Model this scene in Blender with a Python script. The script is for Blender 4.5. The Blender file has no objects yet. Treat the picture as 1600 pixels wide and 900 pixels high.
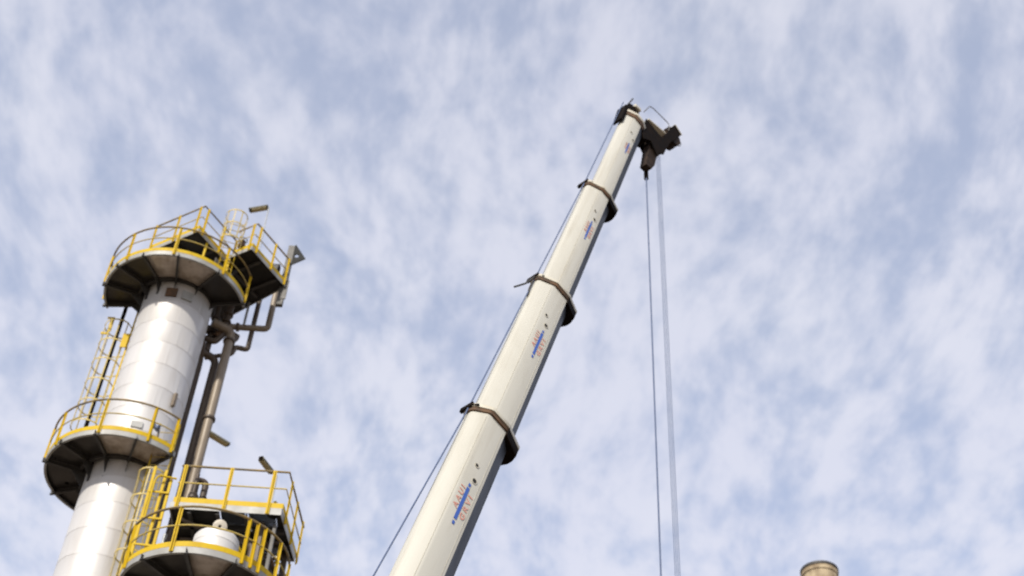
import bpy, bmesh, math, random
from mathutils import Vector, Matrix
random.seed(7)
R = math.radians
SC = bpy.context.scene
COL = SC.collection
EYE = 1.6                      # the photographer's eye above the ground; heights below are measured from it

# ------------------------------------------------------------------ camera
cam = bpy.data.cameras.new('camera')
cam.lens = 50.0; cam.sensor_width = 36.0
cam.clip_start = 0.1; cam.clip_end = 5000
cam.dof.use_dof = True; cam.dof.focus_distance = 13.0; cam.dof.aperture_fstop = 1.75
co = bpy.data.objects.new('camera', cam); COL.objects.link(co)
rot = Matrix(((0.99797598, -0.06359196, 0.0),
              (-0.04565584, -0.71649669, -0.69609484),
              (0.04426603, 0.69468594, -0.71794984)))
co.matrix_world = Matrix.Translation((0, 0, EYE)) @ rot.to_4x4()
SC.camera = co

# ------------------------------------------------------------------ sky and sun
SUN_AZ, SUN_EL = 22.0, 37.0    # degrees left of straight behind the camera, degrees above the horizon
sd = Vector((-math.sin(R(SUN_AZ)) * math.cos(R(SUN_EL)), -math.cos(R(SUN_AZ)) * math.cos(R(SUN_EL)), math.sin(R(SUN_EL))))
W = bpy.data.worlds.new('World'); SC.world = W; W.use_nodes = True
nt = W.node_tree; nt.nodes.clear()
def N(t, **k):
    n = nt.nodes.new(t)
    for a, b in k.items(): setattr(n, a, b)
    return n
L = lambda a, b: nt.links.new(a, b)
def mth(op, a, b=None, c=None):
    n = N('ShaderNodeMath', operation=op)
    for i, v in enumerate((a, b, c)):
        if v is None: continue
        if isinstance(v, (int, float)): n.inputs[i].default_value = v
        else: L(v, n.inputs[i])
    return n.outputs[0]
out = N('ShaderNodeOutputWorld')
sky = N('ShaderNodeTexSky', sky_type='NISHITA')
sky.sun_disc = False; sky.sun_elevation = R(SUN_EL); sky.sun_rotation = math.atan2(sd.x, sd.y)
sky.air_density = 1.0; sky.dust_density = 1.5; sky.ozone_density = 2.6
bg_sky = N('ShaderNodeBackground'); bg_sky.inputs[1].default_value = 0.15
L(sky.outputs[0], bg_sky.inputs[0])
tc = N('ShaderNodeTexCoord')
sep = N('ShaderNodeSeparateXYZ'); L(tc.outputs['Generated'], sep.inputs[0])
zz = mth('ADD', mth('MAXIMUM', sep.outputs[2], 0.0), 0.30)
cx_ = mth('DIVIDE', sep.outputs[0], zz); cy_ = mth('DIVIDE', sep.outputs[1], zz)
cmb = N('ShaderNodeCombineXYZ'); L(cx_, cmb.inputs[0]); L(cy_, cmb.inputs[1])
def noise(vec, scale, detail, rough, w=0.0, dist=0.0):
    n = N('ShaderNodeTexNoise', noise_dimensions='4D')
    n.inputs['Scale'].default_value = scale; n.inputs['Detail'].default_value = detail
    n.inputs['Roughness'].default_value = rough; n.inputs['W'].default_value = w
    n.inputs['Distortion'].default_value = dist
    L(vec, n.inputs['Vector']); return n
# gentle domain warp so the streaks bend
wn = noise(cmb.outputs[0], 4.0, 1, .5, 3.1)
wsub = N('ShaderNodeVectorMath', operation='SUBTRACT'); L(wn.outputs['Color'], wsub.inputs[0]); wsub.inputs[1].default_value = (.5, .5, .5)
wmul = N('ShaderNodeVectorMath', operation='SCALE'); L(wsub.outputs[0], wmul.inputs[0]); wmul.inputs['Scale'].default_value = .10
wadd = N('ShaderNodeVectorMath', operation='ADD'); L(cmb.outputs[0], wadd.inputs[0]); L(wmul.outputs[0], wadd.inputs[1])
def mapped(rotz, scale):
    m = N('ShaderNodeMapping'); m.inputs['Rotation'].default_value = (0, 0, R(rotz)); m.inputs['Scale'].default_value = scale
    L(wadd.outputs[0], m.inputs[0]); return m.outputs[0]
big = noise(mapped(-4, (1, .7, 1)), 4.2, 2, .45, 0.4)
mid = noise(mapped(-6, (1, .58, 1)), 29.0, 3, .5, 1.7)
fine = noise(mapped(-8, (1, .6, 1)), 70.0, 3, .55, 5.2)
s = mth('ADD', mth('MULTIPLY', big.outputs['Fac'], 0.27), mth('ADD', mth('MULTIPLY', mid.outputs['Fac'], 0.49), mth('MULTIPLY', fine.outputs['Fac'], 0.24)))
cov = N('ShaderNodeMapRange', interpolation_type='SMOOTHSTEP'); L(s, cov.inputs[0])
cov.inputs[1].default_value = 0.36; cov.inputs[2].default_value = 0.60
cov.inputs[3].default_value = 0.50; cov.inputs[4].default_value = 1.0
# brightness texture of the cloud itself (thin altocumulus, thicker cells a little greyer)
tex = noise(mapped(-5, (1, .6, 1)), 9.0, 3, .5, 8.8)
ccol = N('ShaderNodeMix', data_type='RGBA'); L(tex.outputs['Fac'], ccol.inputs[0])
ccol.inputs[6].default_value = (0.412, 0.430, 0.525, 1); ccol.inputs[7].default_value = (0.490, 0.502, 0.565, 1)
bg_cl = N('ShaderNodeBackground'); L(ccol.outputs[2], bg_cl.inputs[0]); 
zr = N('ShaderNodeMapRange'); L(sep.outputs[2], zr.inputs[0]); zr.inputs[1].default_value = .52; zr.inputs[2].default_value = .86; zr.inputs[3].default_value = 1.10; zr.inputs[4].default_value = .98
L(zr.outputs[0], bg_cl.inputs[1])   # the veil is brighter towards the horizon
mx = N('ShaderNodeMixShader'); L(cov.outputs[0], mx.inputs[0]); L(bg_sky.outputs[0], mx.inputs[1]); L(bg_cl.outputs[0], mx.inputs[2])
L(mx.outputs[0], out.inputs[0])

sl = bpy.data.lights.new('sun', 'SUN'); sl.energy = 2.9; sl.angle = R(2.0); sl.color = (1.0, 0.94, 0.85)
so = bpy.data.objects.new('sun', sl); COL.objects.link(so)
so.rotation_euler = sd.to_track_quat('Z', 'Y').to_euler(); so.location = (0, 0, 80)

SC.view_settings.view_transform = 'Standard'; SC.view_settings.look = 'None'
SC.view_settings.exposure = 0.6; SC.view_settings.gamma = 1.0; SC.view_settings.use_curve_mapping = False
SC.render.engine = 'CYCLES'
SC.cycles.filter_width = 1.5

# ------------------------------------------------------------------ materials
def mat(name, col, rough=.5, metal=0.0, col2=None, nscale=4.0, namt=(.35, .7), stretch=(1, 1, 1), bump=0.0, bscale=30, rvar=.1, course=None, spec=.5):
    m = bpy.data.materials.new(name); m.use_nodes = True
    t = m.node_tree; n = t.nodes; l = t.links
    p = n['Principled BSDF']
    p.inputs['Metallic'].default_value = metal; p.inputs['Specular IOR Level'].default_value = spec
    g = n.new('ShaderNodeNewGeometry')
    mp = n.new('ShaderNodeMapping'); mp.inputs['Scale'].default_value = stretch; l.new(g.outputs['Position'], mp.inputs[0])
    nz = n.new('ShaderNodeTexNoise'); nz.inputs['Scale'].default_value = nscale; nz.inputs['Detail'].default_value = 6; nz.inputs['Roughness'].default_value = .6
    l.new(mp.outputs[0], nz.inputs['Vector'])
    mr = n.new('ShaderNodeMapRange'); mr.inputs[1].default_value = namt[0]; mr.inputs[2].default_value = namt[1]; l.new(nz.outputs['Fac'], mr.inputs[0])
    mix = n.new('ShaderNodeMix'); mix.data_type = 'RGBA'
    c2 = col2 or tuple(c * .82 for c in col)
    mix.inputs[6].default_value = (*col, 1); mix.inputs[7].default_value = (*c2, 1); l.new(mr.outputs[0], mix.inputs[0])
    last = mix.outputs[2]
    if course:                                    # sheet courses of cladding differ a little from one another
        sp = n.new('ShaderNodeSeparateXYZ'); l.new(g.outputs['Position'], sp.inputs[0])
        def M_(op, a, b):
            q = n.new('ShaderNodeMath'); q.operation = op
            if hasattr(a, 'links'): l.new(a, q.inputs[0])
            else: q.inputs[0].default_value = a
            q.inputs[1].default_value = b; return q.outputs[0]
        fl = M_('FLOOR', M_('DIVIDE', M_('SUBTRACT', sp.outputs[2], course[0]), course[1]), 0)
        wn_ = n.new('ShaderNodeTexWhiteNoise'); wn_.noise_dimensions = '1D'; l.new(fl, wn_.inputs['W'])
        vv = M_('ADD', M_('MULTIPLY', wn_.outputs['Value'], .10), .92)
        hs = n.new('ShaderNodeHueSaturation'); l.new(last, hs.inputs['Color']); l.new(vv, hs.inputs['Value']); last = hs.outputs[0]
    l.new(last, p.inputs['Base Color'])
    rr = n.new('ShaderNodeMapRange'); rr.inputs[3].default_value = max(.02, rough - rvar); rr.inputs[4].default_value = min(1, rough + rvar); l.new(nz.outputs['Fac'], rr.inputs[0])
    l.new(rr.outputs[0], p.inputs['Roughness'])
    if bump:
        b = n.new('ShaderNodeBump'); b.inputs['Strength'].default_value = bump; b.inputs['Distance'].default_value = .01
        n2 = n.new('ShaderNodeTexNoise'); n2.inputs['Scale'].default_value = bscale; l.new(mp.outputs[0], n2.inputs['Vector'])
        l.new(n2.outputs['Fac'], b.inputs['Height']); l.new(b.outputs[0], p.inputs['Normal'])
    return m
Z0C, CH = 22.85 - 0.88 * 30 + EYE, 0.88
CLAD = mat('aluminium_cladding', (.62, .60, .572), .44, .22, (.48, .445, .40), 2.2, (.48, .82), (1, 1, .14), .12, 6, .08, (Z0C, CH))
VESSEL = mat('vessel_cladding', (.64, .62, .585), .50, .15, (.72, .70, .67), 1.6, (.42, .8), (1, 1, .3), .1, 6)
YEL = mat('yellow_paint', (.57, .385, .008), .62, 0, (.38, .235, .014), 3.0, (.5, .9), (1, 1, .5), spec=.25)
PALEYEL = mat('faded_yellow_paint', (.58, .43, .08), .55, 0, (.42, .33, .14), 5.0)
RAILTOP = mat('worn_rail_tube', (.34, .22, .035), .5, 0, (.12, .10, .075), 2.5, (.3, .7))
GALV = mat('galvanised_steel', (.50, .51, .50), .45, .35, (.36, .37, .36), 4, (.35, .7))
FASC = mat('grey_channel', (.36, .36, .34), .55, .1, (.24, .23, .20), 2.2, (.4, .8))
FASC2 = mat('aged_cover_paint', (.58, .53, .44), .5, .1, (.40, .36, .29), 5)
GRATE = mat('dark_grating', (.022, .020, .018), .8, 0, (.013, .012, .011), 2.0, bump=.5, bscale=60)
LITSHEET = mat('lit_deck_sheet', (.60, .52, .44), .34, .30, (.30, .235, .175), 2.6, (.42, .72), bump=.12, bscale=6)  # lighter copy of the underside sheet, light off the column put into its colour
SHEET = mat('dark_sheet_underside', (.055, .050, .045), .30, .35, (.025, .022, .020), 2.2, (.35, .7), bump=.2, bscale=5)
BEAM = mat('dark_painted_steel', (.055, .052, .048), .6, 0, (.03, .027, .024), 3)
RUSTDARK = mat('dark_rusty_steel', (.042, .024, .014), .75, 0, (.015, .010, .008), 7, (.35, .65), spec=.2)
DARKSTEEL = mat('dark_grey_steel', (.028, .03, .03), .7, 0, (.018, .018, .017), 3, spec=.2)
STEELGREY = mat('weathered_grey_steel', (.14, .132, .12), .6, .1, (.09, .083, .072), 3)
BLACK = mat('greasy_black_steel', (.006, .005, .0045), .8, 0, (.016, .010, .007), 5, spec=.06)
RUST = mat('rusty_steel', (.15, .075, .030), .8, 0, (.045, .030, .02), 6, (.3, .7))
PIPE = mat('tan_pipe_coating', (.25, .20, .142), .5, .1, (.15, .115, .08), 1.4, (.35, .75), (1, 1, .4))
BROWNPIPE = mat('brown_pipe_coating', (.105, .075, .048), .55, .1, (.05, .034, .024), 1.6, (.35, .75), (1, 1, .4))
CREAM = mat('cream_crane_paint', (.53, .512, .44), .38, 0, (.45, .428, .355), 1.1, (.5, .86), (1, 1, .35), .04, 5, .08)
UNDERSHADE = mat('slate_underside_shade', (.035, .040, .052), .5, 0, (.022, .025, .032), 2.0, (.4, .8), (1, 1, .3), spec=.3)  # dark tone carries the shade of the boom underside
CREAM2 = mat('cream_edge_paint', (.58, .545, .44), .45, 0, (.40, .33, .22), 5, (.5, .8))
BLUE = mat('blue_vinyl', (.030, .105, .48), .4, 0, (.045, .12, .42), 6)
RED = mat('faded_red_lettering', (.66, .25, .18), .5, 0, (.70, .42, .33), 9, (.35, .7))
HOLE = mat('hole_inside', (.012, .011, .010), .8, 0)
ROPE = mat('steel_rope', (.115, .155, .265), .5, .1, (.075, .10, .17), 20)
STONE = mat('stained_stack', (.44, .35, .22), .8, 0, (.15, .10, .055), 1.1, (.40, .62), (1, 1, .7), .3, 3)
LENS = mat('lamp_diffuser', (.55, .47, .25), .4, 0, (.42, .34, .16), 6)
LAMP = mat('lamp_housing', (.16, .15, .10), .45, .1, (.10, .09, .06), 6)
GROUND = mat('gravel', (.17, .13, .09), .95, 0, (.11, .085, .06), .6, (.35, .7), bump=.4, bscale=18)

# ------------------------------------------------------------------ mesh builder
def V(*a): return Vector(a)
class MB:
    def __init__(s): s.bm = bmesh.new()
    def poly(s, vs, faces):
        v = [s.bm.verts.new(p) for p in vs]
        for f in faces:
            try: s.bm.faces.new([v[i] for i in f])
            except ValueError: pass
        return s
    def box(s, c, size, ax=(V(1, 0, 0), V(0, 1, 0), V(0, 0, 1))):
        c = Vector(c); h = [ax[i] * size[i] / 2 for i in range(3)]
        vs = [c + h[0] * i + h[1] * j + h[2] * k for i in (-1, 1) for j in (-1, 1) for k in (-1, 1)]
        return s.poly(vs, [(0, 1, 3, 2), (4, 6, 7, 5), (0, 4, 5, 1), (2, 3, 7, 6), (0, 2, 6, 4), (1, 5, 7, 3)])
    def bar(s, p, q, w, h, up=(0, 0, 1)):
        p, q = Vector(p), Vector(q); d = (q - p); ln = d.length; d.normalize()
        up = Vector(up); sd_ = d.cross(up)
        if sd_.length < 1e-4: sd_ = d.cross(V(0, 1, 0))
        sd_.normalize(); u = sd_.cross(d)
        return s.box((p + q) / 2, (ln, w, h), (d, sd_, u))
    def tube(s, pts, r, n=8, fillet=0, closed=False):
        P = [Vector(p) for p in pts]
        if fillet and len(P) > 2:
            Q = [P[0]]
            for i in range(1, len(P) - 1):
                a, b, c = P[i - 1], P[i], P[i + 1]
                f = min(fillet, (a - b).length * .49, (c - b).length * .49)
                p0 = b + (a - b).normalized() * f; p1 = b + (c - b).normalized() * f
                for k in range(6):
                    t = k / 5; Q.append(p0 * (1 - t) ** 2 + b * 2 * t * (1 - t) + p1 * t * t)
            Q.append(P[-1]); P = Q
        m = len(P); rings = []; ref = None
        for i in range(m):
            if closed: d = P[(i + 1) % m] - P[i - 1]
            else: d = P[min(i + 1, m - 1)] - P[max(i - 1, 0)]
            d.normalize()
            if ref is None:
                ref = d.cross(V(0, 0, 1))
                if ref.length < 1e-3: ref = d.cross(V(0, 1, 0))
            ref = (ref - d * ref.dot(d)).normalized(); o = d.cross(ref)
            rings.append([s.bm.verts.new(P[i] + (ref * math.cos(2 * math.pi * k / n) + o * math.sin(2 * math.pi * k / n)) * r) for k in range(n)])
        for i in range(m if closed else m - 1):
            a, b = rings[i], rings[(i + 1) % m]
            for k in range(n): s.bm.faces.new((a[k], a[(k + 1) % n], b[(k + 1) % n], b[k]))
        if not closed:
            s.bm.faces.new(rings[0][::-1]); s.bm.faces.new(rings[-1])
        return s
    def lathe(s, prof, c, n=48, axis=None, cap=True):
        c = Vector(c); ax = Vector(axis or (0, 0, 1)).normalized()
        e1 = ax.cross(V(0, 1, 0) if abs(ax.y) < .9 else V(1, 0, 0)).normalized(); e2 = ax.cross(e1)
        rings = [[s.bm.verts.new(c + ax * z + (e1 * math.cos(2 * math.pi * k / n) + e2 * math.sin(2 * math.pi * k / n)) * r) for k in range(n)] for r, z in prof]
        for a, b in zip(rings, rings[1:]):
            for k in range(n): s.bm.faces.new((a[k], a[(k + 1) % n], b[(k + 1) % n], b[k]))
        if cap:
            s.bm.faces.new(rings[0][::-1]); s.bm.faces.new(rings[-1])
        return s
    def sector(s, c, r0, r1, z0, z1, a0, a1, n=None):
        n = n or max(2, int(abs(a1 - a0) / 4)); st = []
        for i in range(n + 1):
            a = R(a0 + (a1 - a0) * i / n); ca, sa = math.cos(a), math.sin(a)
            st.append([s.bm.verts.new((c[0] + r * ca, c[1] + r * sa, z)) for r, z in ((r0, z0), (r1, z0), (r1, z1), (r0, z1))])
        for a, b in zip(st, st[1:]):
            for k in range(4): s.bm.faces.new((a[k], a[(k + 1) % 4], b[(k + 1) % 4], b[k]))
        s.bm.faces.new(st[0][::-1]); s.bm.faces.new(st[-1]); return s
    def extrude(s, pts, vec):
        vec = Vector(vec); a = [s.bm.verts.new(p) for p in pts]; b = [s.bm.verts.new(Vector(p) + vec) for p in pts]
        n = len(a); s.bm.faces.new(a[::-1]); s.bm.faces.new(b)
        for k in range(n): s.bm.faces.new((a[k], a[(k + 1) % n], b[(k + 1) % n], b[k]))
        return s
    def build(s, name, m, parent=None, smooth=True, label=None, bevel=0):
        bm = s.bm; bmesh.ops.recalc_face_normals(bm, faces=bm.faces)
        if bevel:
            es = [e for e in bm.edges if len(e.link_faces) == 2 and e.calc_face_angle() > .6]
            bmesh.ops.bevel(bm, geom=es, offset=bevel, segments=1, affect='EDGES', clamp_overlap=True)
        top = parent
        while top is not None and top.parent is not None: top = top.parent
        off = Vector(top.location) if top is not None else V(0, 0, 0)
        for v in bm.verts: v.co += V(0, 0, EYE) - off
        if smooth:
            for f in bm.faces: f.smooth = True
            for e in bm.edges:
                if len(e.link_faces) != 2 or e.calc_face_angle(3.1) > .6: e.smooth = False
        me = bpy.data.meshes.new(name); bm.to_mesh(me); bm.free()
        me.materials.append(m)
        o = bpy.data.objects.new(name, me); COL.objects.link(o)
        if parent is not None: o.parent = parent
        if label: o['label'] = label
        return o
def tag(o, label, cat, group=None, kind=None):
    o['label'] = label
    o['category'] = cat
    if group: o['group'] = group
    return o
def thing(name, label, cat, loc=(0, 0, 0), group=None):
    o = bpy.data.objects.new(name, None); o.empty_display_size = .3; COL.objects.link(o)
    o.location = (loc[0], loc[1], loc[2] + EYE)
    return tag(o, label, cat, group)
def pol(c, r, a, z): return V(c[0] + r * math.cos(R(a)), c[1] + r * math.sin(R(a)), z)

# ------------------------------------------------------------------ ground
g = MB(); g.poly([(-2500, -2500, -EYE), (2500, -2500, -EYE), (2500, 2500, -EYE), (-2500, 2500, -EYE)], [(0, 1, 2, 3)])
go = g.build('ground', GROUND); go['kind'] = 'structure'

# ------------------------------------------------------------------ tall clad column
CC = (-10.87, 33.3)
def clad_profile(r, z0, z1, seams, gap=.012, deep=.005):
    pr = [(r, z0)]
    for z in sorted(seams):
        if z0 + .05 < z < z1 - .05:
            pr += [(r, z - gap), (r - deep, z - gap * .7), (r - deep, z + gap * .7), (r + .002, z + gap), (r + .002, z + gap + .03), (r, z + gap + .034)]
    return pr + [(r, z1)]
def pol2(c, r, a, z): return V(c[0] + r * math.cos(R(a)), c[1] + r * math.sin(R(a)), z)
colm = thing('process_column', 'tall silvery white clad column carrying two round yellow railed platforms', 'column', (CC[0], CC[1], -EYE))
seams = [22.85 + CH * k for k in range(-27, 13)]
pr = clad_profile(1.1, -EYE, 33.2, seams)
pr += [(1.06, 33.4), (.9, 33.58), (.6, 33.7), (.2, 33.75)]
MB().lathe(pr, (CC[0], CC[1], 0), 96).build('shell', CLAD, colm)
lap = MB()
for i_, z in enumerate(seams):
    if z > 32.4 or z < 8: continue
    for a in (-150 + 47 * (i_ % 3), -64 + 31 * (i_ % 2), 20 + 40 * (i_ % 3)):
        ax = (V(-math.sin(R(a)), math.cos(R(a)), 0), V(math.cos(R(a)), math.sin(R(a)), 0), V(0, 0, 1))
        lap.box(pol2(CC, 1.1005, a, z + CH / 2), (.035, .006, CH - .06), ax)
lap.build('lap_joint', CLAD, colm)
# nozzle under the raised deck, two small plates and a clip on the cladding
MB().lathe([(.28, 33.3), (.28, 33.80), (.42, 33.80), (.42, 33.88), (.05, 33.9)], (CC[0] + .1, CC[1] - .45, 0), 24).build('nozzle', GALV, colm)
def on_shell(a, z, r=1.1): return pol(CC, r, a, z)
def radial_ax(a): return (V(-math.sin(R(a)), math.cos(R(a)), 0), V(math.cos(R(a)), math.sin(R(a)), 0), V(0, 0, 1))
MB().box(on_shell(-79, 26.52, 1.115), (.34, .03, .22), radial_ax(-79)).build('nameplate', FASC, colm, bevel=.004, label='pale grey plate on the cladding')
b = MB(); ax = radial_ax(-35); b.box(on_shell(-35, 27.9, 1.17), (.10, .10, .50), ax); b.box(on_shell(-32, 27.95, 1.14), (.05, .06, .52), ax)
b.build('wall_bracket', PIPE, colm, bevel=.006, label='brown clip standing off the cladding')
for a, m in ((-62, FASC), (-88, RUST)):
    b = MB(); ax = radial_ax(a); b.box(on_shell(a, 32.0, 1.13), (.36, .05, .36), ax)
    b.build('pad_plate', m, colm, bevel=.006)
MB().tube([on_shell(-42, z, 1.19) for z in (-1.6, 10, 24.6)], .035, 8).build('conduit', GALV, colm)

# ------------------------------------------------------------------ round platforms
def arc(c, r, z, a0, a1, step=5):
    n = max(2, int(abs(a1 - a0) / step)); return [pol(c, r, a0 + (a1 - a0) * i / n, z) for i in range(n + 1)]
def round_platform(label, group, c, Rp, zb, deck, rail, posts, brackets, rin, plate, leg=.6):
    p = thing('round_platform', label, 'platform', (c[0], c[1], zb), group)
    dk = MB()
    a0, a1 = deck
    cuts = [a0, plate[0], plate[1], a1]
    d1 = MB().sector(c, rin, Rp - .012, zb + .10, zb + .135, a0, plate[0])
    if plate[1] < a1 - 1: d1.sector(c, rin, Rp - .012, zb + .10, zb + .135, plate[1], a1)
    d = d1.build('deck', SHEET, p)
    MB().sector(c, rin, Rp - .012, zb + .098, zb + .135, plate[0] + .05, plate[1] - .05).build('lit_deck_sector', LITSHEET, d, label='deck sector seen from below, coloured lighter as reflected light')  # column light reflected on the underside is painted as a lighter sector
    MB().sector(c, Rp - .012, Rp, zb, zb + .165, a0, a1).sector(c, Rp - .07, Rp - .0125, zb, zb + .012, a0, a1).build('fascia', FASC, p)
    MB().sector(c, rin + .20, rin + .225, zb - .02, zb + .098, a0, a1).sector(c, rin + .13, rin + .20, zb - .02, zb - .008, a0, a1).build('ring_beam', BEAM, d)
    for a in brackets:
        b = MB(); ax = radial_ax(a)
        b.box(pol(c, (rin + Rp) / 2 + .04, a, zb + .02), (.012, Rp - rin + .07, .14), ax)
        b.box(pol(c, (rin + Rp) / 2 + .04, a, zb - .056), (.075, Rp - rin + .07, .012), ax)
        b.box(pol(c, rin + .045, a, zb - leg / 2), (.085, .05, leg), ax)
        q = [pol(c, rin + .07, a, zb - leg * .8), pol(c, rin + .07, a, zb - .06), pol(c, rin + .42, a, zb - .06)]
        t = ax[0] * .012; b.extrude([x - t / 2 for x in q], t)
        b.build('bracket', BEAM, p)
    gr = MB().tube(arc(c, Rp + .03, zb + 1.26, *rail), .030, 8).build('guard_rail', RAILTOP, p)
    MB().tube(arc(c, Rp + .028, zb + .74, *rail), .020, 6).build('mid_rail', PALEYEL, gr)
    MB().sector(c, Rp - .004, Rp + .004, zb + .168, zb + .31, *rail).build('toe_board', YEL, gr)
    for a in posts:
        b = MB(); ax = radial_ax(a)
        b.box(pol(c, Rp + .022, a, zb + .64), (.10, .014, 1.22), ax); b.box(pol(c, Rp + .052, a, zb + .64), (.016, .046, 1.22), ax)
        b.build('post', YEL, gr)
    return p
PC = (-10.98, 33.3)
round_platform('round platform halfway up the tall column, open at its left with dark underside', 'round platforms with yellow rails', PC, 2.20, 25.2,
               (-226, -38), (-163, -42), (-161, -137, -98, -62, -43), (131, 162, -158, -130, -100, -70, -41), 1.0, (-100, -41))
round_platform('half round platform at the very top of the tall column', 'round platforms with yellow rails', PC, 2.30, 32.5,
               (-188, -3), (-180, -5), (-178, -158, -124, -84, -42, -8), (-184, -160, -134, -108, -80, -46, -8), 1.0, (-108, -46), .5)
LC = (-6.86, 28.75)
round_platform('lowest round platform, wrapped around the white domed vessel under the square deck', 'round platforms with yellow rails', LC, 1.90, 18.5,
               (-208, 30), (-205, 30), (-200, -176, -146, -103, -54, -47, -40, -22, 4, 24), (-190, -160, -125, -92, -58, -25, 8), .60, (-92, -58), .5)

# ------------------------------------------------------------------ rectangular decks
def rect_deck(name, label, origin, e1, e2, poly, zb, rails, th=.16, toe=True, beams=(), open_beams=(), rh=1.26, th_toe=.145):
    p = thing(name, label, 'platform', (origin[0], origin[1], zb))
    P = lambda a, b, z=0: V(origin[0], origin[1], zb + z) + V(*e1, 0) * a + V(*e2, 0) * b
    d = MB()
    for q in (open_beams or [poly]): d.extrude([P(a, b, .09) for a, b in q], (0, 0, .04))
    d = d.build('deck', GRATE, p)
    f = MB(); n = len(poly)
    for i in range(n):
        f.bar(P(*poly[i], th / 2), P(*poly[(i + 1) % n], th / 2), .014, th)
    f.build('fascia', FASC, p)
    for (a, b), (c, e) in beams:
        MB().bar(P(a, b, .02), P(c, e, .02), .012, .15).bar(P(a, b, -.058), P(c, e, -.058), .10, .012).build('floor_beam', BEAM, d)
    for (seg, posts) in rails:
        gr = MB().tube([P(a, b, rh) for a, b in seg], .030, 8).build('guard_rail', RAILTOP, p)
        MB().tube([P(a, b, rh - .53) for a, b in seg], .020, 6).build('mid_rail', PALEYEL, gr)
        t = MB()
        for x, y in zip(seg, seg[1:]): t.bar(P(*x, th + th_toe / 2 + .003), P(*y, th + th_toe / 2 + .003), .01, th_toe)
        t.build('toe_board', YEL, gr)
        for (a, b, sx, sy) in posts:
            o = (V(*e1, 0) * sx + V(*e2, 0) * sy) * .03
            ax = (V(*e1, 0), V(*e2, 0), V(0, 0, 1)); q = MB()
            q.box(P(a, b, rh / 2) + o, (.095 if sy else .016, .095 if sx else .016, rh), ax)
            q.box(P(a, b, rh / 2) + o * 1.7, (.014 if sy else .04, .014 if sx else .04, rh - .01), ax)
            q.build('post', YEL, gr)
    return p, P
E1, E2 = (.517, .856), (-.856, .517)
top_deck, TP = rect_deck('raised_deck', 'dark angular raised deck above the half round platform at the column top', (-10.3, 31.32), E1, E2,
    [(0, 0), (1.42, 0), (1.42, -1.12), (3.35, -1.12), (3.75, 2.05), (0, 2.05)], 34.0,
    [([(0, 2.05), (0, 0), (1.78, 0)], [(0, 2.0, -1, 0), (0, 1.02, -1, 0), (0, .14, -1, 0), (.18, 0, 0, -1), (1.05, 0, 0, -1), (1.72, 0, 0, -1)]),
     ([(1.42, -.36), (1.42, -1.12), (3.3, -1.12)], [(1.42, -1.02, -1, 0), (1.62, -1.12, 0, -1), (2.45, -1.12, 0, -1), (3.22, -1.12, 0, -1)])],
    beams=[((.9, .05), (.9, 2.0)), ((2.0, -1.05), (2.0, 2.0)), ((2.9, -1.05), (2.9, 2.0)), ((.05, 1.0), (3.4, 1.0)), ((1.5, 0), (3.3, 0))])
for a, b_, z in ((1.5, .02, -.45),):
    MB().bar(TP(a - .45, b_, z), TP(a + .45, b_, z), .03, .5).build('kick_plate', STEELGREY, top_deck, bevel=.006)
for a, b_ in ((1.46, -.2), (1.3, .06), (.55, .05)):
    MB().bar(TP(a, b_, -1.2), TP(a, b_, .0), .07, .07, (0, 1, 0)).build('hanger', YEL, top_deck, bevel=.006)
# gussets that carry the raised deck on the column
for a, b_ in ((.6, 1.2), (1.9, -.2), (2.6, 1.0)):
    q = MB(); p0 = TP(a, b_, -.06); p1 = V(CC[0], CC[1], 33.0); dd = (p0 - p1); dd.z = 0; dd.normalize()
    q.bar(p1 + dd * 1.08 + V(0, 0, -.35), p0, .07, .09).build('brace', BEAM, top_deck)
sq_deck, SP = rect_deck('square_deck', 'square deck with yellow rails standing above the domed vessel', (-8.11, 28.75), (1, 0), (0, 1),
    [(0, 0), (2.76, 0), (2.98, 1.95), (0, 1.95)], 21.08,
    [([(.05, 0), (2.78, 0), (3.0, 2.3)], [(.16, 0, 0, -1), (1.33, 0, 0, -1), (2.42, 0, 0, -1), (2.80, .36, 1, 0), (2.88, 1.2, 1, 0), (2.97, 2.05, 1, 0)])],
    beams=[((.5, .05), (.5, 1.9)), ((1.2, .05), (1.2, 1.9)), ((1.9, .05), (1.9, 1.9)), ((.05, .7), (2.8, .7)), ((.05, 1.3), (2.85, 1.3))],
    open_beams=[[(x0, y0), (x1, y0), (x1, y1), (x0, y1)] for x0, x1, y0, y1 in ((.01, .53, .01, 1.94), (.535, 1.2, .01, .74), (1.205, 1.9, .66, .745), (1.205, 1.9, 1.26, 1.94), (.535, 1.2, 1.26, 1.35))] + [[(1.905, .66), (2.82, .66), (2.90, 1.34), (1.905, 1.34)], [(2.62, .01), (2.75, .01), (2.81, .655), (2.62, .655)], [(2.62, 1.345), (2.90, 1.345), (2.965, 1.94), (2.62, 1.94)]], th=.20, rh=1.34, th_toe=.15)
for x, y in ((.15, 1.8), (2.75, 1.75), (2.25, .5)):
    p0 = SP(x, y, .08); MB().box((p0.x, p0.y, (p0.z - EYE) / 2), (.14, .14, p0.z + EYE), ).build('support_post', BROWNPIPE, sq_deck)
for (a, b) in (((2.7, 1.7, -.05), (1.5, 1.2, -1.9)), ((2.75, 1.6, -.9), (2.25, .6, -.05)), ((.2, 1.7, -.05), (1.0, 1.0, -1.6))):
    MB().bar(SP(*a), SP(*b), .06, .06).build('diagonal_brace', RUST, sq_deck)
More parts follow.
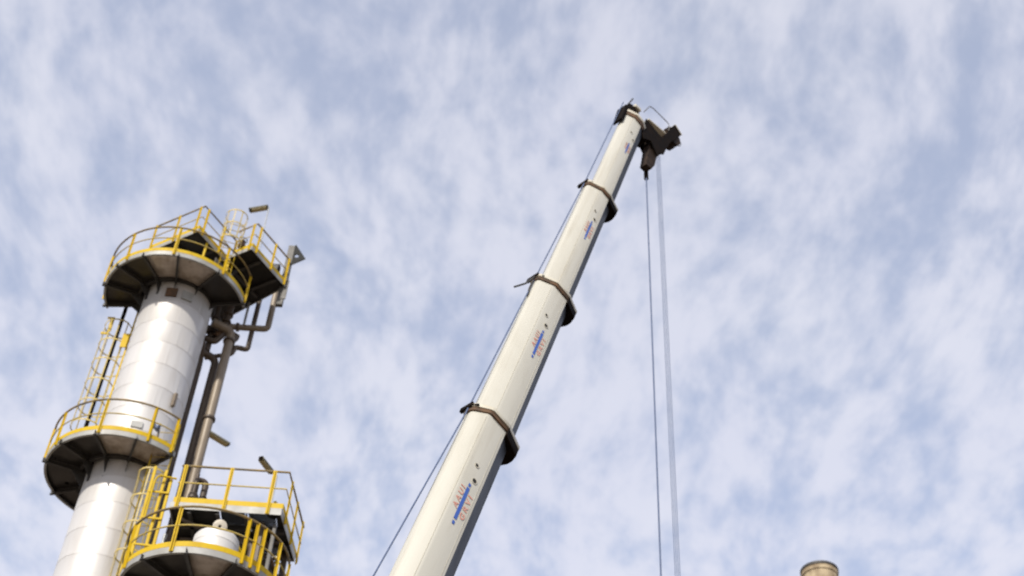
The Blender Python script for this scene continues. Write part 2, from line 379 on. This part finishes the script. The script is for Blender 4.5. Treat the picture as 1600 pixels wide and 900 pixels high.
for xa, xb, ya, yb in ((.55, 1.15, .76, 1.24), (1.25, 1.85, .76, 1.24), (1.95, 2.6, .1, .64), (.55, 1.15, 1.36, 1.9), (1.95, 2.6, 1.36, 1.9), (1.25, 1.85, .1, .64)):
    q = MB(); x = xa
    while x < xb:
        q.box(SP(x, (ya + yb) / 2, .11), (.023, yb - ya, .03)); x += .032
    q.build('open_grating', DARKSTEEL, sq_deck)
for a, b in (((.3, .2, -.16), (2.5, 1.7, -.16)), ((.2, 1.0, -.2), (2.7, .9, -.2))):
    MB().tube([SP(*a), SP(*b)], .05, 10).build('conduit', BROWNPIPE, sq_deck)
for a, b, z0, z1 in ((-.16, .1, -2.2, .95), (-.34, .12, -2.4, 1.25), (-.62, .05, -2.6, 1.3)):
    MB().box(SP(a, b, (z0 + z1) / 2), (.075, .05, z1 - z0)).build('gate_post', YEL, sq_deck, bevel=.006)
for z in (.5, -.3, -1.1, -1.9): MB().bar(SP(-.62, .02, z), SP(-.12, .06, z), .03, .05).build('gate_rail', YEL, sq_deck)
for a, b, c in (((2.62, .3, -2.5), (2.62, .3, -.1), .09), ((2.2, .9, -2.6), (2.2, .9, -.1), .12)):
    MB().bar(SP(*a), SP(*b), c, c, (0, 1, 0)).build('support_post', STEELGREY, sq_deck, bevel=.008)
MB().bar(SP(1.75, .15, -1.35), SP(2.95, .75, -2.25), .05, .07).bar(SP(1.7, .2, -.6), SP(2.5, 1.2, -1.8), .06, .06).build('diagonal_brace', YEL, sq_deck)
# self-closing gate rail at the left end of the square deck
MB().tube([SP(-.02, .05, .95), SP(-.45, -.05, .95), SP(-.52, -.05, .80), SP(-.52, -.05, -.4)], .026, 8, .1).build('grab_rail', YEL, sq_deck)

# ------------------------------------------------------------------ domed vessel
ves = thing('domed_vessel', 'white domed vessel inside the lowest round platform', 'vessel', (LC[0] + .1, LC[1], -EYE))
vp = clad_profile(.555, -EYE, 20.13, [19.95, 19.2, 18.4, 17.6]) + [(.55, 20.18), (.51, 20.24), (.39, 20.30), (.2, 20.33), (.03, 20.335)]
MB().lathe(vp, (LC[0] + .1, LC[1], 0), 64).build('shell', VESSEL, ves)
b = MB().lathe([(.10, -.3), (.10, 0), (.175, 0), (.175, .07), (.16, .08), (.04, .08), (.035, .05)], (LC[0] + .18, LC[1] - .34, 20.36), 28, (0.1, -.94, -.3))
fl = b.build('flange', FASC2, ves, label='round blind flange facing forward')
MB().lathe([(.028, .045), (.028, .09)], (LC[0] + .18, LC[1] - .34, 20.36), 12, (0.1, -.94, -.3)).build('flange_bolt', BLACK, fl)

# ------------------------------------------------------------------ pipes
def pipe(label, pts, r, m=PIPE, fillet=.25, bands=(), group='pipes beside the tall column'):
    o = thing('process_pipe', label, 'pipe', pts[0], group)
    MB().tube(pts, r, 16, fillet).build('run', m, o)
    for p, d in bands:
        MB().lathe([(r + .002, -.04), (r + .05, -.04), (r + .05, .04), (r + .002, .04)], p, 20, d, cap=False).build('flange', BROWNPIPE, o)
    return o
pipe('thick tan pipe running down to the right of the tall column, outermost of the row', [(-9.16, 34.2, -1.6), (-9.16, 34.2, 32.35), (-9.75, 33.8, 32.35)], .15,
     bands=[((-9.16, 34.2, 28.55), (0, 0, 1)), ((-9.16, 34.2, 31.9), (0, 0, 1))])
pipe('dark brown pipe between the tan pipe and the narrow strip of sky by the column', [(-9.50, 34.45, -1.6), (-9.50, 34.45, 31.3), (-10.1, 34.0, 31.3)], .125, BROWNPIPE)
pipe('thin grey line squeezed between the tan pipe and the dark brown pipe', [(-9.31, 34.5, -1.6), (-9.31, 34.5, 31.2)], .035, GALV)
pipe('dark pipe hugging the right edge of the tall column', [(-9.98, 34.3, -1.6), (-9.98, 34.3, 31.0), (-9.9, 33.7, 31.4)], .13, BROWNPIPE)
pipe('outermost brown drop pipe with one square elbow under the raised deck', [(-8.08, 34.5, 34.9), (-8.08, 34.5, 32.86), (-9.10, 34.5, 32.86), (-9.6, 34.3, 32.7)], .105, PIPE, .16,
     bands=[((-9.08, 34.5, 32.86), (1, 0, 0))])
pipe('middle brown drop pipe that turns in below the square elbow', [(-8.60, 34.6, 34.9), (-8.60, 34.6, 31.95), (-8.98, 34.5, 31.95), (-9.12, 34.3, 31.6)], .085, BROWNPIPE, .14)
pipe('thinnest drop pipe, innermost of the three under the raised deck', [(-8.91, 34.55, 34.9), (-8.91, 34.55, 32.8)], .045, GALV)
pipe('dark horizontal header joining the pipes behind the column top', [(-10.2, 34.2, 32.35), (-9.5, 34.3, 32.55), (-8.98, 34.35, 32.2)], .15, BROWNPIPE, .1)
pipe('short dark branch below the header behind the column top', [(-10.0, 34.0, 31.85), (-9.6, 34.1, 31.75), (-9.35, 34.2, 32.3)], .10, BROWNPIPE, .1)
pipe('dark downpipe with no branches left of the tall column by the cage ladder', [(-12.62, 33.6, 25.3), (-12.62, 33.6, 32.6)], .062, BLACK, group=None)
pipe('grey bent pipe lying behind the toe board of the lowest round platform', [(-7.95, 29.3, 18.7), (-7.95, 29.3, 19.5), (-7.55, 29.2, 19.75), (-7.3, 29.1, 19.5)], .07, GALV, .2, group=None)
pipe('dark pipe under the square deck behind the domed vessel', [(-7.6, 30.2, 20.6), (-5.6, 30.2, 20.6), (-5.6, 30.2, 15)], .12, BROWNPIPE, .25, group=None)
pipe('white insulated riser at the left rear corner of the lowest round platform', [(-8.35, 29.9, 12), (-8.35, 29.9, 21.1)], .05, GALV, group=None)
pipe('dark stub pipe rising from the header into the shade of the raised deck', [(-9.45, 34.3, 32.5), (-9.42, 34.3, 34.2)], .12, BROWNPIPE,
     bands=[((-9.45, 34.3, 32.85), (0, 0, 1)), ((-9.44, 34.3, 33.2), (0, 0, 1))])
pipe('dark stub pipe nearest the column wall under the raised deck', [(-9.80, 34.2, 31.4), (-9.80, 34.2, 33.9)], .10, BROWNPIPE, bands=[((-9.8, 34.2, 32.0), (0, 0, 1)), ((-9.8, 34.2, 32.9), (0, 0, 1))])
pipe('short level link from the dark brown pipe to the tan pipe', [(-9.85, 34.35, 31.25), (-9.0, 34.3, 31.45), (-8.95, 34.35, 31.75)], .075, BROWNPIPE, .1)
pipe('brown vertical pipe with a flange beside the left front post of the square deck', [(-7.72, 29.2, 21.3), (-7.72, 29.2, 22.35), (-7.5, 29.3, 22.35), (-7.5, 29.3, 21.3)], .085, BROWNPIPE, .12,
     bands=[((-7.72, 29.2, 21.8), (0, 0, 1)), ((-7.5, 29.3, 21.7), (0, 0, 1))], group=None)
pipe('rusty elbow beside the white dome on the lowest round platform', [(-7.55, 28.55, 18.7), (-7.55, 28.55, 19.35), (-7.2, 28.6, 19.55)], .075, RUST, .15, bands=[((-7.55, 28.55, 19.0), (0, 0, 1))], group=None)
pipe('dark pipe curving down behind the white dome on its right', [(-6.35, 29.6, 20.9), (-6.0, 29.4, 20.6), (-6.0, 29.4, 17)], .10, BROWNPIPE, .25, bands=[((-6.0, 29.4, 19.6), (0, 0, 1))], group=None)
# valve cluster behind the column top
vv = thing('pipe_valve', 'rusty valve with a handwheel between the header and the tan pipe', 'valve', (-9.55, 34.2, 32.1))
MB().lathe([(.05, -.16), (.14, -.14), (.14, -.10), (.09, -.06), (.12, 0), (.09, .06), (.14, .10), (.14, .14), (.05, .16)], (-9.55, 34.15, 32.15), 20, (.4, 0, 1)).build('body', RUST, vv)
MB().tube([V(-9.75 + .13 * math.cos(t * .5236), 34.05, 32.05 + .13 * math.sin(t * .5236)) for t in range(12)], .018, 6, closed=True).build('handwheel', BLACK, vv)

# ------------------------------------------------------------------ ladders
def ladder(name, label, s0, s1, z0, z1, hoops, hc, hr, ha, m=YEL, mc=PALEYEL, sw=.075, bars=7):
    o = thing(name, label, 'ladder', ((s0[0] + s1[0]) / 2, (s0[1] + s1[1]) / 2, z0))
    d = (V(*s1, 0) - V(*s0, 0)).normalized(); nrm = d.cross(V(0, 0, 1))
    for s_ in (s0, s1):
        MB().box((s_[0], s_[1], (z0 + z1) / 2), (sw, .014, z1 - z0), (nrm, d, V(0, 0, 1))).build('stringer', m, o)
    z = z0 + .15
    while z < z1 - .1:
        MB().tube([(s0[0], s0[1], z), (s1[0], s1[1], z)], .013, 6).build('rung', mc, o); z += .3
    if hoops:
        cage = None
        for hz in hoops:
            pts = [V(*s0, hz)] + [pol(hc, hr, ha[0] + (ha[1] - ha[0]) * i / 12, hz) for i in range(13)] + [V(*s1, hz)]
            h = MB()
            for a, b in zip(pts, pts[1:]): h.bar(a, b, .009, .05)
            if cage is None: cage = h.build('safety_cage', mc, o)
            else: h.build('hoop', mc, cage)
        for i in range(bars):
            a = ha[0] + (ha[1] - ha[0]) * (i + .0) / (bars - 1); q = pol(hc, hr - .012, a, hoops[0])
            MB().box((q.x, q.y, (hoops[0] + hoops[-1]) / 2), (.035, .008, abs(hoops[-1] - hoops[0])), radial_ax(a)).build('cage_bar', mc, cage)
    return o
lad = ladder('cage_ladder', 'slim caged ladder up the left side of the tall column between its two round platforms', (-12.2, 33.62), (-12.2, 34.12), 25.34, 32.5,
       [27.6, 28.45, 29.3, 30.15, 31.0, 31.85], (-12.72, 33.87), .46, (40, 320), m=YEL, mc=PALEYEL, sw=.055, bars=9)
for x, y, z, w, h in ((-12.98, 33.75, 31.85, .12, .55), (-13.12, 33.8, 31.55, .22, .10), (-13.02, 33.7, 32.15, .24, .08), (-12.3, 33.55, 31.05, .20, .6), (-12.1, 33.6, 31.0, .07, .62)):
    MB().box((x, y, z), (w, .03, h)).build('gate_panel', YEL, lad, bevel=.005)
ladder('cage_ladder', 'yellow caged ladder in front of the tall column below its middle platform', (-9.93, 32.05), (-9.36, 32.05), 14.0, 26.45,
       [16.2, 17.1, 18.0, 18.9, 19.8, 20.7, 21.6, 22.5, 23.4, 24.3], (-9.64, 31.72), .40, (165, 375), m=YEL, mc=PALEYEL, sw=.12, bars=5)
ladder('cage_ladder', 'short pale caged ladder rising above the raised deck at the column top', (-9.62, 32.22), (-9.2, 32.36), 32.65, 35.6,
       [34.3, 34.95, 35.55], (-9.37, 32.0), .37, (150, 390), m=YEL, mc=PALEYEL, sw=.06)

# ------------------------------------------------------------------ lamps, davit and small fittings
def tube_lamp(label, p, q, pole, w=.23, h=.13):
    p, q = Vector(p), Vector(q)
    o = thing('tube_lamp', label, 'lamp', pole[0], 'long narrow lamps on the decks')
    MB().tube(pole, .022, 8, .1).build('pole', GALV, o)
    b = MB(); d = (q - p).normalized(); sdv = d.cross(V(0, 0, 1)).normalized(); up = sdv.cross(d)
    prof = [(-w / 2, 0), (-w * .42, h * .5), (-w * .2, h), (w * .2, h), (w * .42, h * .5), (w / 2, 0)]
    b.extrude([p + sdv * x + up * y for x, y in prof], q - p); hs = b.build('housing', LAMP, o, bevel=.006)
    MB().bar(p + d * .05 - up * .014, q - d * .05 - up * .014, w * .78, .025, up).build('diffuser', LENS, hs)
    MB().bar(p - d * .03 + up * h * .4, p + up * h * .4, w * .6, h * .7, up).bar(q + up * h * .4, q + d * .03 + up * h * .4, w * .6, h * .7, up).build('end_cap', BLACK, hs)
    return o
tube_lamp('narrow lamp on a thin pole above the raised deck, highest of its kind', (-9.42, 33.5, 37.62), (-8.84, 33.5, 37.84), [(-8.72, 33.5, 34.1), (-8.80, 33.5, 37.9)])
tube_lamp('narrow lamp reaching out from the tan pipe beside the tall column', (-9.10, 34.22, 28.0), (-8.52, 34.76, 28.0), [(-9.12, 34.2, 28.3), (-9.04, 34.28, 28.05)])
tube_lamp('narrow lamp peeping over the far rail of the square deck', (-6.35, 29.79, 23.6), (-6.10, 30.36, 23.6), [(-5.96, 30.42, 21.3), (-5.96, 30.42, 23.6), (-6.10, 30.36, 23.64)], .19, .12)
dv = thing('lifting_davit', 'grey upright with a pierced triangular gusset beside the raised deck', 'davit', (-7.66, 33.7, 33.3))
MB().box((-7.70, 33.7, 34.65), (.22, .16, 2.9)).box((-7.62, 33.62, 33.9), (.20, .04, .9)).build('upright', STEELGREY, dv, bevel=.01)
gq = [(-7.58, 33.6, 36.15), (-7.14, 33.6, 35.45), (-7.58, 33.6, 35.10)]
b = MB(); c_ = V(-7.46, 33.6, 35.56); hole = [c_ + V(math.cos(k * math.pi / 6) * .075, 0, math.sin(k * math.pi / 6) * .075) for k in range(12)]
for y in (33.6, 33.63):
    o_ = [b.bm.verts.new((x, y, z)) for x, _, z in gq]; h_ = [b.bm.verts.new((v.x, y, v.z)) for v in hole]
    ang = [math.atan2(z - c_.z, x - c_.x) for x, _, z in gq]
    near = [min(range(12), key=lambda k: abs(((k * math.pi / 6 - a + math.pi) % (2 * math.pi)) - math.pi)) for a in ang]
    for i in range(3):
        j = (i + 1) % 3; k = near[i]; f = [o_[i]]; chain = [h_[k]]
        while k != near[j]: k = (k - 1) % 12; chain.append(h_[k])
        b.bm.faces.new([o_[i]] + chain + [o_[j]])
bmesh.ops.recalc_face_normals(b.bm, faces=b.bm.faces)
es = [e for e in b.bm.edges if len(e.link_faces) == 1]
half = len(es) // 2
bmesh.ops.bridge_loops(b.bm, edges=[e for e in es if all(any((v.co - V(*p_)).xz.length < 1e-4 for p_ in [(x, 33.6, z) for x, _, z in gq]) for v in e.verts)])
bmesh.ops.bridge_loops(b.bm, edges=[e for e in b.bm.edges if len(e.link_faces) == 1])
b.build('gusset', DARKSTEEL, dv, smooth=False)
jb = thing('junction_box', 'dark cabinet behind the right rail of the raised deck', 'box', TP(3.0, -.85, .13))
p0 = TP(3.0, -.85, .5); MB().box(p0, (.26, .2, .7)).build('cabinet', BLACK, jb, bevel=.012)
MB().box(p0 + V(0, -.108, .02), (.2, .012, .56)).build('door', BEAM, jb, bevel=.004)
vb = thing('pipe_valve', 'small brown valve beside the short pale ladder on the raised deck', 'valve', TP(1.75, -.28, .13))
q0 = TP(1.75, -.28, .95)
MB().lathe([(.04, -.85), (.04, -.16), (.12, -.14), (.12, .0), (.07, .05), (.1, .16), (.03, .2)], q0, 18).build('body', RUST, vb)
MB().tube([q0 + V(.14 * math.cos(t * .5236), .14 * math.sin(t * .5236), .22) for t in range(12)], .016, 6, closed=True).build('handwheel', BLACK, vb)
vc = thing('pipe_valve', 'grey blue valve at the right end of the middle round platform', 'valve', (-10.0, 31.55, 25.4))
MB().lathe([(.03, -.14), (.10, -.12), (.10, -.07), (.06, 0), (.10, .07), (.10, .12), (.03, .14)], (-9.95, 31.7, 26.05), 18, (.9, .2, -.35)).build('body', ROPE, vc)
MB().tube([(-9.95, 31.7, 26.05), (-9.8, 31.62, 25.9), (-9.75, 31.6, 25.36)], .03, 8, .06).build('stem', BEAM, vc)
vd = thing('pipe_valve', 'dark valve by the left front post of the square deck', 'valve', SP(.42, .3, .13))
q0 = SP(.42, .3, .62); MB().lathe([(.05, -.5), (.05, -.1), (.11, -.08), (.11, .08), (.05, .1), (.05, .7)], q0, 18).build('body', BROWNPIPE, vd)
MB().tube([q0 + V(.12 * math.cos(t * .5236) + .26, .0, .12 * math.sin(t * .5236) - .1) for t in range(12)], .016, 6, closed=True).bar(q0, q0 + V(.26, 0, -.1), .03, .03).build('handwheel', BLACK, vd)
bc = thing('signal_horn', 'dark cone shaped horn on the front right of the square deck', 'horn', SP(2.52, .25, .13))
q0 = SP(2.52, .25, .13); MB().lathe([(.12, 0), (.13, .14), (.10, .2), (.075, .34), (.03, .36)], q0, 20).build('bell', BLACK, bc)
MB().lathe([(.045, .36), (.05, .44), (.02, .47)], q0, 14).build('tip', PALEYEL, bc)

# ------------------------------------------------------------------ mobile crane boom
BO = V(-1.14, 19.4, 13.33)
BA = V(.2142, .2112, .9537).normalized(); BW = V(.702, -.712, 0).normalized(); BU = BA.cross(BW)
if BU.z < 0: BU = -BU
def B(a, u, w=0.0): return BO + BA * a + BU * u + BW * w
def axis_wear(m, stain, amt):
    """grease runs and scuffs that follow the boom's length"""
    t = m.node_tree; n = t.nodes; l = t.links; p = n['Principled BSDF']
    g = n.new('ShaderNodeNewGeometry'); cb = n.new('ShaderNodeCombineXYZ')
    for i_, (v, sc_) in enumerate(((BA, .35), (BU, 6.0), (BW, 6.0))):
        d_ = n.new('ShaderNodeVectorMath'); d_.operation = 'DOT_PRODUCT'; d_.inputs[1].default_value = v * sc_
        l.new(g.outputs['Position'], d_.inputs[0]); l.new(d_.outputs['Value'], cb.inputs[i_])
    z = n.new('ShaderNodeTexNoise'); z.inputs['Scale'].default_value = 1.0; z.inputs['Detail'].default_value = 5; z.inputs['Roughness'].default_value = .65; l.new(cb.outputs[0], z.inputs['Vector'])
    r_ = n.new('ShaderNodeMapRange'); r_.inputs[1].default_value = .50; r_.inputs[2].default_value = .78; r_.inputs[4].default_value = amt; l.new(z.outputs['Fac'], r_.inputs[0])
    mx_ = n.new('ShaderNodeMix'); mx_.data_type = 'RGBA'; mx_.inputs[7].default_value = (*stain, 1)
    src = p.inputs['Base Color'].links[0].from_socket
    l.new(r_.outputs[0], mx_.inputs[0]); l.new(src, mx_.inputs[6]); l.new(mx_.outputs[2], p.inputs['Base Color'])
axis_wear(CREAM, (.33, .29, .21), .42); axis_wear(UNDERSHADE, (.09, .085, .075), .5)
crane = thing('telescopic_crane', 'cream telescopic crane boom leaning right with ropes hanging from its head', 'crane', (-4.2, 16.4, -EYE))
# (start, end, top, crease, foot of web, underside, half width)
SEC = [(-14.0, 4.0, .49, .25, -.22, -.51, .335), (3.985, 9.0, .41, .10, -.34, -.55, .300), (8.985, 13.85, .28, -.03, -.33, -.54, .268), (13.835, 18.5, .13, -.09, -.38, -.58, .230)]
def profile(sec, g=0.0, gb=0.0):
    """hexagonal box: narrow back, sloping upper webs, upright lower webs, raked underside"""
    _, _, ut, uc, uf, ub, hw = sec
    half = [(ut + g, .07), (ut - .03 + g * .9, .12 + g * .5), (uc + .035, hw - .03 + g), (uc - .02, hw + g), (uf + .01, hw + g), (uf - .03 - g * .5, hw - .035 + g), (ub + .01 - g - gb * .75, .13 + g * .6 + gb * .3), (ub - g - gb, .06)]
    return half + [(u, -w) for u, w in reversed(half)]
def boom_point(k, u, a, lift=.004): return B(a, u, SEC[k][6] + lift)
secs = []
for k, sec in enumerate(SEC):
    a0, a1, ut, uc, uf, ub, hw = sec
    pf = profile(sec)
    n = len(pf)
    m = MB(); m.extrude([B(a0, u, w) for u, w in pf], BA * (a1 - a0))
    o = m.build('boom_section', CREAM, crane, bevel=.0); secs.append(o)
    # shade on the raked underside plates is put into a slate grey colour
    o.data.materials.append(UNDERSHADE)
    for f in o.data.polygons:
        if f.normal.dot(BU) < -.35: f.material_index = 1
    MB().bar(B(a0, uc + .035, hw - .028), B(a1 - .25, uc + .035, hw - .028), .006, .010, BU).build('weld_seam', CREAM2, o)
    b = MB()
    b.bar(B(a0, uf + .07, hw + .001), B(a1 - .3, uf + .07, hw + .001), .006, .006, BU)
    b.build('weld_seam', CREAM2, o)
    if k < 3:
        # mouth flange, deeper at the underside, with a rusty lip; a black plate added below stands in for its shade
        MB().extrude([B(a1 - .06, u, w) for u, w in profile(sec, .06, .17)], BA * .085).build('collar', CREAM2, o, bevel=.006)
        MB().extrude([B(a1 - .15, u, w) for u, w in profile(sec, .035)], BA * .092).build('collar_lip', RUST, o, bevel=.006)
        pp = [(u, w) for u, w in profile(sec, .057, .167)]
        lowp = [(u, w) for u, w in pp if u < uf + .03]
        MB().extrude([B(a1 - .27, u, w) for u, w in lowp], BA * .212).build('shade_plate', BLACK, o, bevel=.006)
        t = .30 - .05 * k
        MB().bar(B(a1 + .00, ut + .045, .10), B(a1 + .00, ut + .045, -.22), .12, .07, BU).bar(B(a1 - .03, (ut + uc) / 2 + .1, (.1 + hw) / 2 - .01), B(a1 - .03, ut + .05, .06), .05, .05, BA).build('guide_shoe', BLACK, o, bevel=.01)
    if k == 1:
        MB().tube([B(a1 + .10, ut + .02, .05), B(a1 - .42, ut + .16, -.05), B(a1 - .80, ut + .34, -.08)], .022, 8).build('rope_guide_arm', BEAM, o)
        MB().tube([B(a1 - .2, ut + .05, 0), B(a1 - .55, ut + .05, 0), B(a1 - .85, ut - .02, 0)], .022, 8, .1).build('rope_guide_arm', BEAM, o)
# painted emblem and lettering on the lower web of each section
EMB = [(.92, 2.00, .045, 1.12, ((2.50, .07), (2.14, -.01))), (6.28, 7.28, -.095, 1.0, ((7.78, -.01), (7.49, -.10))), (11.37, 12.24, -.135, .85, ((12.73, -.10), (12.40, -.18))), (16.30, 16.91, -.245, .66, ((17.47, -.17), (17.22, -.32)))]
def lettering(text, k, a_mid, u_base, size, length, up):
    cu = bpy.data.curves.new('lettering', 'FONT'); cu.body = text; cu.size = size; cu.align_x = 'CENTER'; cu.extrude = .0015; cu.space_character = 1.5; cu.offset = .003
    tmp = bpy.data.objects.new('lettering_curve', cu); COL.objects.link(tmp)
    dg = bpy.context.evaluated_depsgraph_get(); me = bpy.data.meshes.new_from_object(tmp.evaluated_get(dg))
    bpy.data.objects.remove(tmp); bpy.data.curves.remove(cu)
    xs = [v.co.x for v in me.vertices]; sc_ = length / (max(xs) - min(xs)); mid_ = (max(xs) + min(xs)) / 2
    for v in me.vertices:
        v.co = boom_point(k, u_base + v.co.y, a_mid + (v.co.x - mid_) * sc_, .005 + v.co.z) + V(0, 0, EYE) - Vector(crane.location)
    me.materials.clear(); me.materials.append(RED)
    o = bpy.data.objects.new('lettering', me); COL.objects.link(o); o.parent = secs[k]
    return o
for k, (x0, x1, uc, s_, holes) in enumerate(EMB):
    ln = x1 - x0; hh = .030 * s_
    b = MB()
    def strip(aa, bb, h):
        b.extrude([boom_point(k, uc - h, aa, .003), boom_point(k, uc - h, bb, .003), boom_point(k, uc + h, bb, .003), boom_point(k, uc + h, aa, .003)], BW * .003)
    strip(x0 + ln * .12, x1 - ln * .10, hh); strip(x0, x0 + ln * .075, hh * .8); strip(x1 - ln * .07, x1, hh * .8)
    b.build('emblem_bar', BLUE, secs[k], label='blue bar with a small square at each end')
    lettering('AAUI', k, x0 + ln * .58, uc + hh * 1.6, .135 * s_, ln * .52, 1)
    lettering('GRVI', k, x0 + ln * .50, uc - hh * 1.6 - .098 * s_, .135 * s_, ln * .56, 1)
    for i, (ha, hu) in enumerate(holes):
        r_ = (.036, .050)[i] * (1 - .06 * k)
        q = boom_point(k, hu, ha, .0)
        MB().lathe([(r_, .004), (r_ * .5, .0045), (.004, .005)], q, 20, tuple(BW)).build('access_hole', HOLE, secs[k])
        MB().lathe([(r_ + .016, .001), (r_ + .016, .008), (r_, .008), (r_, .001)], q, 20, tuple(BW), cap=False).build('hole_rim', CREAM2, secs[k])
# ---- boom head
hd = MB()
side = [(18.98, -.46), (18.98, -.68), (18.98, -.94), (19.02, -1.19), (19.60, -1.27), (20.06, -1.34), (20.42, -1.42), (20.25, -1.70), (19.78, -1.63), (19.39, -1.49), (18.82, -1.42), (18.34, -1.40), (18.21, -1.27), (17.95, -1.24), (18.26, -.86), (17.98, -.62), (18.2, -.5)]
for w in (.18, -.18): hd.extrude([B(a, u, w - .014) for a, u in side], BW * .028)
head = hd.build('boom_head', BLACK, crane)
def sheave(a, u, r, w0, m=BLACK, name='sheave'):
    pr_ = [(.05, -.05), (r, -.05), (r, -.035), (r - .05, -.012), (r - .05, .012), (r, .035), (r, .05), (.05, .05)]
    return MB().lathe(pr_, B(a, u, w0), 28, tuple(BW)).build(name, m, head)
for w0 in (.11, 0, -.11): sheave(19.85, -1.52, .30, w0, RUSTDARK)
for w0 in (.06, -.06): sheave(18.45, -1.12, .26, w0, RUSTDARK)
sheave(18.72, .06, .19, .0)
MB().bar(B(19.05, -.52, .0), B(19.36, -1.20, .0), .44, .05, BA).build('head_cover', CREAM2, head, label='cream cover plate across the head', bevel=.006)
MB().bar(B(20.36, -1.40, 0), B(20.26, -1.74, 0), .42, .04, BA).build('head_cover', CREAM2, head, label='cream cover plate at the nose of the head', bevel=.006)
MB().extrude([B(18.42, u, w) for u, w in profile(SEC[3], .05)], BA * .12).build('head_collar', CREAM2, head, bevel=.006)
MB().extrude([B(18.26, u, w) for u, w in profile(SEC[3], .03)], BA * .158).build('collar_lip', RUST, head)
b = MB()
for w in (.12, -.12): b.extrude([B(a, u, w - .012) for a, u in [(17.9, .15), (18.0, .22), (18.7, .24), (18.95, .14), (19.02, -.05), (18.9, -.26), (18.56, -.20), (18.56, .15)]], BW * .024)
b.bar(B(17.75, .21, 0), B(18.6, .25, 0), .30, .07, BU).bar(B(18.58, .12, 0), B(18.9, -.2, 0), .30, .06, BA).build('top_sheave_bracket', BLACK, head, bevel=.005)
MB().tube([B(18.8, .20, .1), B(19.35, .13, .1)], .022, 8).build('wind_gauge', BEAM, head)
MB().bar(B(19.05, .02, .12), B(19.12, -.22, .12), .12, .12).build('warning_lamp', CREAM2, head, bevel=.02)
MB().tube([B(19.12, -.30, .2), B(19.72, -.40, .2), B(19.82, -.52, .2), B(20.02, -1.20, .2), B(19.7, -1.28, .2)], .013, 8, .10).build('hand_loop', STEELGREY, head)
MB().tube([B(20.3, -1.6, .1), B(20.02, -1.90, .1), B(19.8, -1.86, .1), B(19.8, -1.66, .1)], .014, 8, .06).build('rope_keeper', GALV, head)
MB().extrude([B(18.3, -.90, .11), B(18.25, -1.25, .11), B(17.62, -1.32, .11), B(17.28, -1.26, .11), B(17.20, -1.04, .11)], -BW * .22).build('rope_anchor_block', RUSTDARK, head, bevel=.01)
MB().bar(B(18.26, -.5, .0), B(18.15, -.78, .0), .30, .22, BA).build('anchor_bracket', BLACK, head, bevel=.01)
# ---- ropes
MB().tube([B(-14.0, 1.7), B(-.95, .77), B(.73, .69), B(3.7, .545), B(8.9, .44), B(13.8, .335), B(18.9, .30)], .015, 6).build('winch_rope', ROPE, crane, label='rope stretched along the back of the boom')
def drop(x, y, z0, r, lab=None):
    MB().tube([(x, y, z0), (x, y, z0 / 2), (x, y, 1.0)], r, 6).build('hoist_rope', ROPE, crane, label=lab)
drop(3.362, 23.95, 29.45, .019); drop(3.385, 24.10, 29.45, .016)
for dx in (-.050, -.017, .017, .050): drop(3.705 + dx, 23.98, 30.2, .0068)
MB().lathe([(.02, -.10), (.06, -.05), (.06, .26), (.03, .40)], (3.365, 23.98, 29.25), 14).build('rope_socket', BLACK, crane)
# ---- hook block far below the picture
hb = MB().extrude([V(3.2, 23.9, 1.0), V(3.86, 23.9, 1.0), V(3.78, 23.9, .2), V(3.29, 23.9, .2)], (0, .2, 0)).build('hook_block', YEL, crane, bevel=.03)
MB().tube([(3.54, 24.0, .2), (3.54, 24.0, 0), (3.68, 24.0, -.15), (3.54, 24.0, -.32), (3.38, 24.0, -.2)], .05, 10, .1).build('hook', BLACK, hb)

# ------------------------------------------------------------------ far stack
SX, SY = 16.52, 60.0
st = thing('round_stack', 'tan stained round stack top peeping up at the bottom right', 'stack', (SX, SY, -EYE))
MB().lathe([(1.2, -EYE), (.90, 30), (.885, 42.3)], (SX, SY, 0), 48).build('shaft', STONE, st)
MB().lathe([(.887, 42.25), (.93, 42.25), (.93, 42.60), (.75, 42.60), (.75, 42.25)], (SX, SY, 0), 48, cap=False).build('rim', STONE, st)
MB().lathe([(.932, 42.50), (.965, 42.50), (.965, 42.64), (.74, 42.64), (.74, 42.603)], (SX, SY, 0), 48, cap=False).build('cap_ring', BEAM, st, label='dark band around the mouth')
